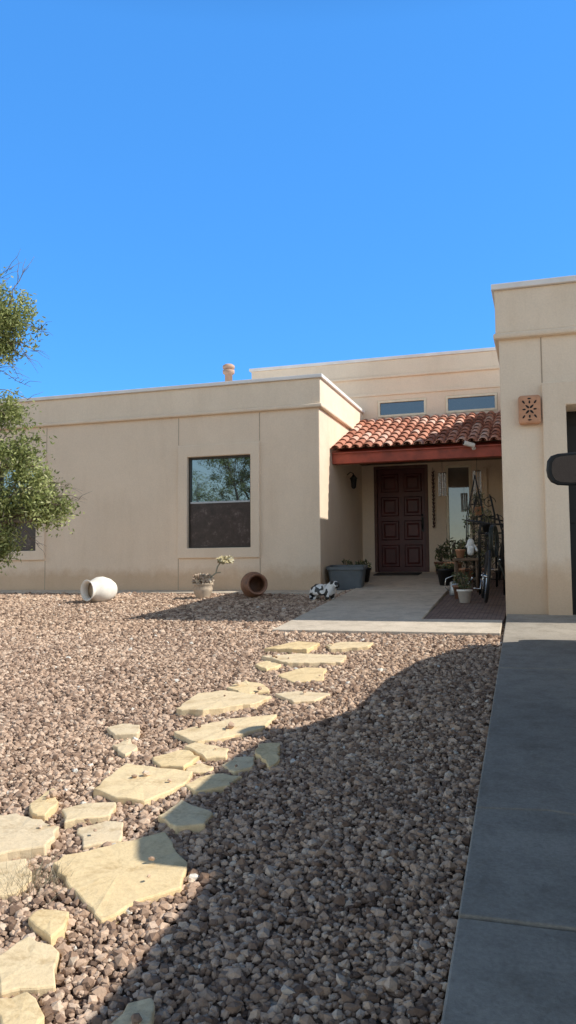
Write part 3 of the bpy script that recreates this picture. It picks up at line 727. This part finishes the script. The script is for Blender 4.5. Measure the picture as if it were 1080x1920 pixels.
def bicycle(loc,rz,lean):
    e=empty("bicycle",loc,"dark bicycle leaning against the garage side wall","bicycle")
    e.rotation_euler=(Matrix.Rotation(rz,3,'Z')@Matrix.Rotation(lean,3,'X')).to_euler()
    def P(o): o.parent=e; return o
    for wx in (-.52,.52):
        t=P(tubes("tyre",[(ring_pts((wx,0,.34),.32,(0,1,0),36),.022)],RUBBER,8))
        rm=tubes("rim",[(ring_pts((wx,0,.34),.295,(0,1,0),36),.010)]+[([(wx,0,.34),(wx+.295*math.cos(k*.392),0,.34+.295*math.sin(k*.392))],.0016) for k in range(16)]+[([(wx,-.05,.34),(wx,.05,.34)],.02)],CHROME,5); rm.parent=t
    P(tubes("frame",[([(-.52,0,.34),(-.08,0,.30)],.012),([(-.52,0,.34),(-.20,0,.78)],.010),([(-.08,0,.30),(-.22,0,.84)],.017),([(-.08,0,.30),(.33,0,.72)],.02),([(-.20,0,.78),(.31,0,.83)],.017),([(.34,0,.68),(.29,0,.92)],.02),([(.34,0,.68),(.42,0,.5),(.52,0,.34)],.013)],BLACK,8))
    P(tubes("handlebar",[([(.29,0,.90),(.28,0,1.0),(.33,0,1.02)],.013),([(.22,-.31,1.05),(.30,-.20,1.04),(.33,0,1.02),(.30,.20,1.04),(.22,.31,1.05)],.013)],BLACK,8))
    P(boxes("saddle",[(-.34,-.10,-.06,.06,.88,.93)],RUBBER,.025))
    P(tubes("pedals",[([(-.08,-.06,.30),(-.08,-.06,.16),(-.08,-.15,.16)],.011),([(-.08,.06,.30),(-.08,.06,.44),(-.08,.15,.44)],.011),(ring_pts((-.08,-.04,.30),.09,(0,1,0),20),.006)],CHROME,6))
    return e
bicycle((-.78,11.05,gz(11.05)+.02),R(-84),R(-6))
bicycle((-.74,13.95,gz(13.95)+.02),R(94),R(8))
bm=bmesh.new(); pts=[]
for k in range(150):
    t=k/149*5*2*math.pi; pts.append((.16*math.cos(t)+random.uniform(-.008,.008),.05+.02*math.sin(t*.7),.75+.20*math.sin(t)))
pts+= [(.0,.0,.5),(.05,-.1,.2),(.1,-.2,.03),(.3,-.3,.02)]
tube_into(bm,pts,.011,6); hose=bm_obj("garden_hose",bm,simple("dark_hose",(.02,.025,.02),.5),True)
hose.rotation_euler=(0,0,R(80)); hose.location=(-.56,10.6,gz(10.6)+.1); tag(hose,"dark coiled garden hose hung near the garage corner","hose")
pot("flower_pot",(-1.02,10.9,gz(10.9)+.02),.75,WHITEP,"small white pot with dead stems on brick pavers",60,.25,.12)
pot("flower_pot",(-1.12,11.35,gz(11.35)+.02),.8,BROWNP,"brown pot with scrubby plant on brick pavers",80,.25,.14)

# ------------------------------------------------------------ trees
def foliage(name,clumps,L,Wd,mat,sub=26,per=60,spread=.11):
    P=[];T=[]
    for (cx_,cy_,cz_),r_,k_ in clumps:
        ns=int(sub*k_)
        c_=rng.normal(size=(ns,3)); c_/=np.linalg.norm(c_,axis=1)[:,None]; c_*=(r_*rng.random(ns)**.45)[:,None]; c_+= (cx_,cy_,cz_)
        for s_ in c_:
            nl=int(per*rng.uniform(.4,1.6)); p=s_+rng.normal(size=(nl,3))*spread*rng.uniform(.5,1.2)
            P.append(p); T.append(np.clip(rng.uniform(.15,.85)+rng.normal(0,.18,nl),0,1))
    P=np.concatenate(P);T=np.concatenate(T); n_=len(P)
    d_=rng.normal(size=(n_,3)); d_/=np.linalg.norm(d_,axis=1)[:,None]
    s_=np.cross(d_,rng.normal(size=(n_,3))); s_/=np.linalg.norm(s_,axis=1)[:,None]
    ll=(L*rng.uniform(.6,1.3,n_))[:,None]/2; ww=Wd/2
    V_=np.stack([P-d_*ll,P+s_*ww,P+d_*ll,P-s_*ww],1).reshape(-1,3)
    F_=np.arange(n_*4).reshape(-1,4)
    return np_mesh(name,V_,F_,mat,np.repeat(T,4))
def limb(bm,p0,p1,r0,r1,wob=.08,n_=7):
    p0=Vector(p0);p1=Vector(p1); L=(p1-p0).length; pts=[]
    for i in range(n_+1):
        f=i/n_; q_=p0.lerp(p1,f)+Vector((0,0,math.sin(f*math.pi)*.10*L))
        if 0<i<n_: q_+=Vector((random.uniform(-1,1),random.uniform(-1,1),random.uniform(-1,1)))*wob*L*.35
        pts.append(q_)
    tube_into(bm,pts,[r0+(r1-r0)*i/n_ for i in range(n_+1)],6); return pts
def tree(name,base,clumps,label,cat="tree",L=.05,Wd=.016,sub=26,per=60,spread=.11,tr=.11,bare=()):
    e=empty(name,base,label,cat)
    bm=bmesh.new(); b0=Vector(base)
    fork=b0+Vector((.05,.05,.9)); limb(bm,b0-Vector((0,0,.15)),fork,tr,tr*.75,.05)
    for c_,r_,k_ in clumps:
        pts=limb(bm,fork-Vector((0,0,random.uniform(0,.3))),c_,tr*.42,.012,.12)
        for _ in range(12):
            d_=Vector((random.gauss(0,1),random.gauss(0,1),random.gauss(0,1)+.3)).normalized()
            limb(bm,pts[random.randint(4,7)],Vector(c_)+d_*r_*random.uniform(.6,1.25),.009,.0025,.15,4)
    for p,q_ in bare:
        a_=Vector(p); b_=Vector(q_); limb(bm,a_,b_,.007,.002,.12,5)
        for _ in range(6):
            f=random.uniform(.3,.95); m_=a_.lerp(b_,f); limb(bm,m_,m_+(b_-a_).normalized()*random.uniform(.08,.22)+Vector((random.uniform(-.1,.1),random.uniform(-.1,.1),random.uniform(-.1,.12))),.003,.0012,.2,3)
    t=bm_obj("trunk",bm,BARK,True); par(t,e)
    f=foliage("crown",clumps,L,Wd,LEAF,sub,per,spread); par(f,e)
    return e
cl=[((-5.44,7.2,3.05),.30,1.2),((-5.85,7.1,3.2),.45,1.7),((-5.56,7.1,2.75),.2,.6),
    ((-5.50,7.2,2.03),.2,.7),((-5.95,7.0,2.05),.38,1.0),
    ((-5.34,7.3,1.55),.28,1.2),((-5.15,7.3,1.22),.26,1.2),((-5.50,7.2,.98),.26,1.3),((-5.06,7.3,.98),.18,.6),((-5.50,7.2,.62),.16,.6),((-4.86,7.3,1.06),.10,.22),
    ((-6.1,7.0,1.3),.5,2.2),((-6.9,6.9,2.6),.75,3.4),((-6.7,6.6,3.5),.6,2.6),((-7.4,7.2,1.7),.6,2.6),((-6.5,7.4,.7),.45,1.8),((-7.2,7.6,3.3),.6,2.6)]
bare=[((-5.6,7.2,3.1),(-5.05,7.3,2.92)),((-5.5,7.2,3.2),(-5.35,7.3,3.68)),((-5.8,7.2,3.4),(-5.50,7.3,3.72)),((-5.9,7.1,2.6),(-5.25,7.3,2.35)),((-5.9,7.1,2.3),(-5.25,7.3,2.2)),
      ((-5.2,7.3,1.1),(-4.64,7.35,1.10)),((-5.2,7.3,1.25),(-4.80,7.35,1.25)),((-5.9,7.1,2.45),(-5.45,7.2,2.6)),((-5.6,7.1,2.8),(-5.15,7.3,2.72)),((-5.6,7.2,3.0),(-5.25,7.3,2.62)),((-5.7,7.2,2.9),(-5.4,7.3,2.45)),((-5.5,7.2,.9),(-5.1,7.3,.62))]
tree("olive_tree",(-6.45,6.95,gz(6.95)),cl,"yellow-green small-leaved desert tree on gravel yard",L=.055,Wd=.02,sub=30,per=66,spread=.075,bare=bare)
cl2=[]
for k in range(15):
    t=random.random()*6.28; r_=random.uniform(.5,2.4); cl2.append(((-19+math.cos(t)*r_,-16+math.sin(t)*r_,random.uniform(2.0,5.6)),random.uniform(.6,1.0),.7))
tree("street_tree",(-19,-16,gz(-16)),cl2,"sparse leafy tree standing across the street",L=.12,Wd=.07,sub=20,per=22,spread=.3,tr=.22)

V=[];F=[];T=[]
for _ in range(320):
    bx,by=random.gauss(-1.84,.06),random.gauss(2.58,.07); h=random.uniform(.03,.09); dx_,dy_=random.gauss(0,.05),random.gauss(0,.05)
    i=len(V); z=gz(by); V+=[(bx-.0015,by,z),(bx+.0015,by,z),(bx+dx_,by+dy_,z+h)]; F.append((i,i+1,i+2)); T+=[random.random()]*3
o=np_mesh("dry_grass",np.array(V),np.array(F),DRY,np.array(T)); o["kind"]="stuff"
wp=[]
for k in range(41):
    x=-60+k*2.5; wp.append((x,40,10.4+.0006*(x+20)**2))
wire=tubes("overhead_wire",[(wp,.012)],BLACK,5); tag(wire,"thin dark overhead utility wire behind the house","wire")

# ------------------------------------------------------------ pickup truck
tk=empty("pickup_truck",(0,0,gz(0)+.045),"black crew-cab pickup truck parked on the concrete driveway","truck",(math.atan(SL),0,0))
def TK(o): o.parent=tk; return o
XL,XR=.40,2.32
def prism(name,prof,x0,x1,mat,bev=.04,inset=None):
    bm=bmesh.new(); A=[];B=[]
    for i,(y,z) in enumerate(prof):
        k=inset[i] if inset else 0
        A.append(bm.verts.new((x0+k,y,z)));B.append(bm.verts.new((x1-k,y,z)))
    n_=len(prof); bm.faces.new(A); bm.faces.new(B[::-1])
    for i in range(n_): bm.faces.new((A[i],B[i],B[(i+1)%n_],A[(i+1)%n_]))
    o=bm_obj(name,bm,mat); add_bevel(o,bev,3); return o
def arch(yc,r_=.47,z0=.42):
    return [(yc+r_*math.cos(math.pi*k/8),z0+r_*math.sin(math.pi*k/8)) for k in range(9)]
body=[(1.0,.55),(1.0,1.36),(3.1,1.38),(5.55,1.40),(6.5,1.37),(7.2,1.26),(7.65,1.08),(7.92,.85),(7.98,.6),(7.9,.42)]+arch(6.85)+arch(2.15)
TK(prism("truck_body",body,XL,XR,PAINT,.05))
cabp=[(3.15,1.36),(3.25,1.80),(3.45,1.92),(4.6,1.93),(4.95,1.84),(5.62,1.38)]
TK(prism("cab",cabp,XL+.03,XR-.03,PAINT,.05,[0,.12,.17,.17,.13,0]))
def sidewin(x,s,pts):
    bm=bmesh.new(); bm.faces.new([bm.verts.new((x+s*(z-1.36)/.44*.12,y,z)) for y,z in pts]); return TK(bm_obj("side_window",bm,GLASSD))
for x,s in ((XL+.022,1),(XR-.022,-1)):
    sidewin(x,s,[(4.28,1.42),(5.35,1.42),(4.85,1.78),(4.28,1.80)]); sidewin(x,s,[(3.32,1.42),(4.18,1.42),(4.18,1.80),(3.42,1.79)])
bm=bmesh.new(); bm.faces.new([bm.verts.new(p) for p in ((XL+.16,4.99,1.83),(XR-.16,4.99,1.83),(XR-.08,5.60,1.425),(XL+.08,5.60,1.425))]); TK(bm_obj("windshield",bm,GLASSD))
for yc in (2.15,6.85):
    for x in (XL+.02,XR-.27):
        w_=TK(tubes("tyre",[([(x,yc,.40),(x+.03,yc,.40),(x+.22,yc,.40),(x+.25,yc,.40)],[.36,.40,.40,.36])],RUBBER,36))
        xo=x-.004 if x<1 else x+.254
        r_=lathe("rim",[(0,.0),(.05,.0),(.07,.02),(.20,.01),(.23,-.01),(.24,.02)],CHROME,24); r_.rotation_euler=(0,R(-90) if x<1 else R(90),0); r_.location=(xo,yc,.40); r_.parent=w_
for x in (XL+.05,XR-.40): TK(boxes("headlight",[(x,x+.35,7.84,7.97,.86,1.02)],CHROME,.02))
TK(boxes("grille",[(XL+.45,XR-.45,7.90,8.0,.62,1.0)],CHROME,.02))
TK(boxes("bumper",[(XL+.02,XR-.02,7.88,8.08,.40,.60)],CHROME,.04)); TK(boxes("bumper",[(XL+.02,XR-.02,.86,1.02,.48,.66)],CHROME,.04))
for x in (XL+.03,XR-.17): TK(boxes("tail_light",[(x,x+.14,.985,1.03,.95,1.30)],simple("red_lens",(.25,.01,.01),.2,.1,5),.01))
for s,xb in ((-1,XL+.06),(1,XR-.06)):
    zc=1.485
    def P8(f,y):
        out=[]
        for x_,z_ in ((.10,-.085),(.10,.085),(.16,.094),(.30,.094),(.37,.090),(.408,.078),(.428,.05),(.434,.0),(.428,-.04),(.41,-.070),(.375,-.088),(.31,-.094),(.16,-.094)):
            cxm=.27; out.append((xb+s*(cxm+(x_-cxm)*f),y,zc+z_*f))
        return out
    nk=13
    bm=bmesh.new(); rings=[[bm.verts.new(p) for p in P8(f,y)] for f,y in ((.93,4.905),(1.0,4.915),(1.0,4.95),(.93,5.02),(.72,5.07),(.4,5.095))]
    for r0,r1 in zip(rings,rings[1:]):
        for k in range(nk): bm.faces.new((r0[k],r0[(k+1)%nk],r1[(k+1)%nk],r1[k]))
    bm.faces.new(rings[0][::-1]); bm.faces.new(rings[-1])
    mr=bm_obj("side_mirror",bm,RUBBER); TK(mr)
    bm=bmesh.new(); bm.faces.new([bm.verts.new(p) for p in P8(.82,4.900)]); gl=bm_obj("mirror_glass",bm,GLASSD); gl.parent=mr
    x_a,x_b=sorted((xb-s*.02,xb+s*.16))
    ar=boxes("mirror_arm",[(x_a,x_b,4.94,5.02,zc-.07,zc-.02)],RUBBER,.012); ar.parent=mr
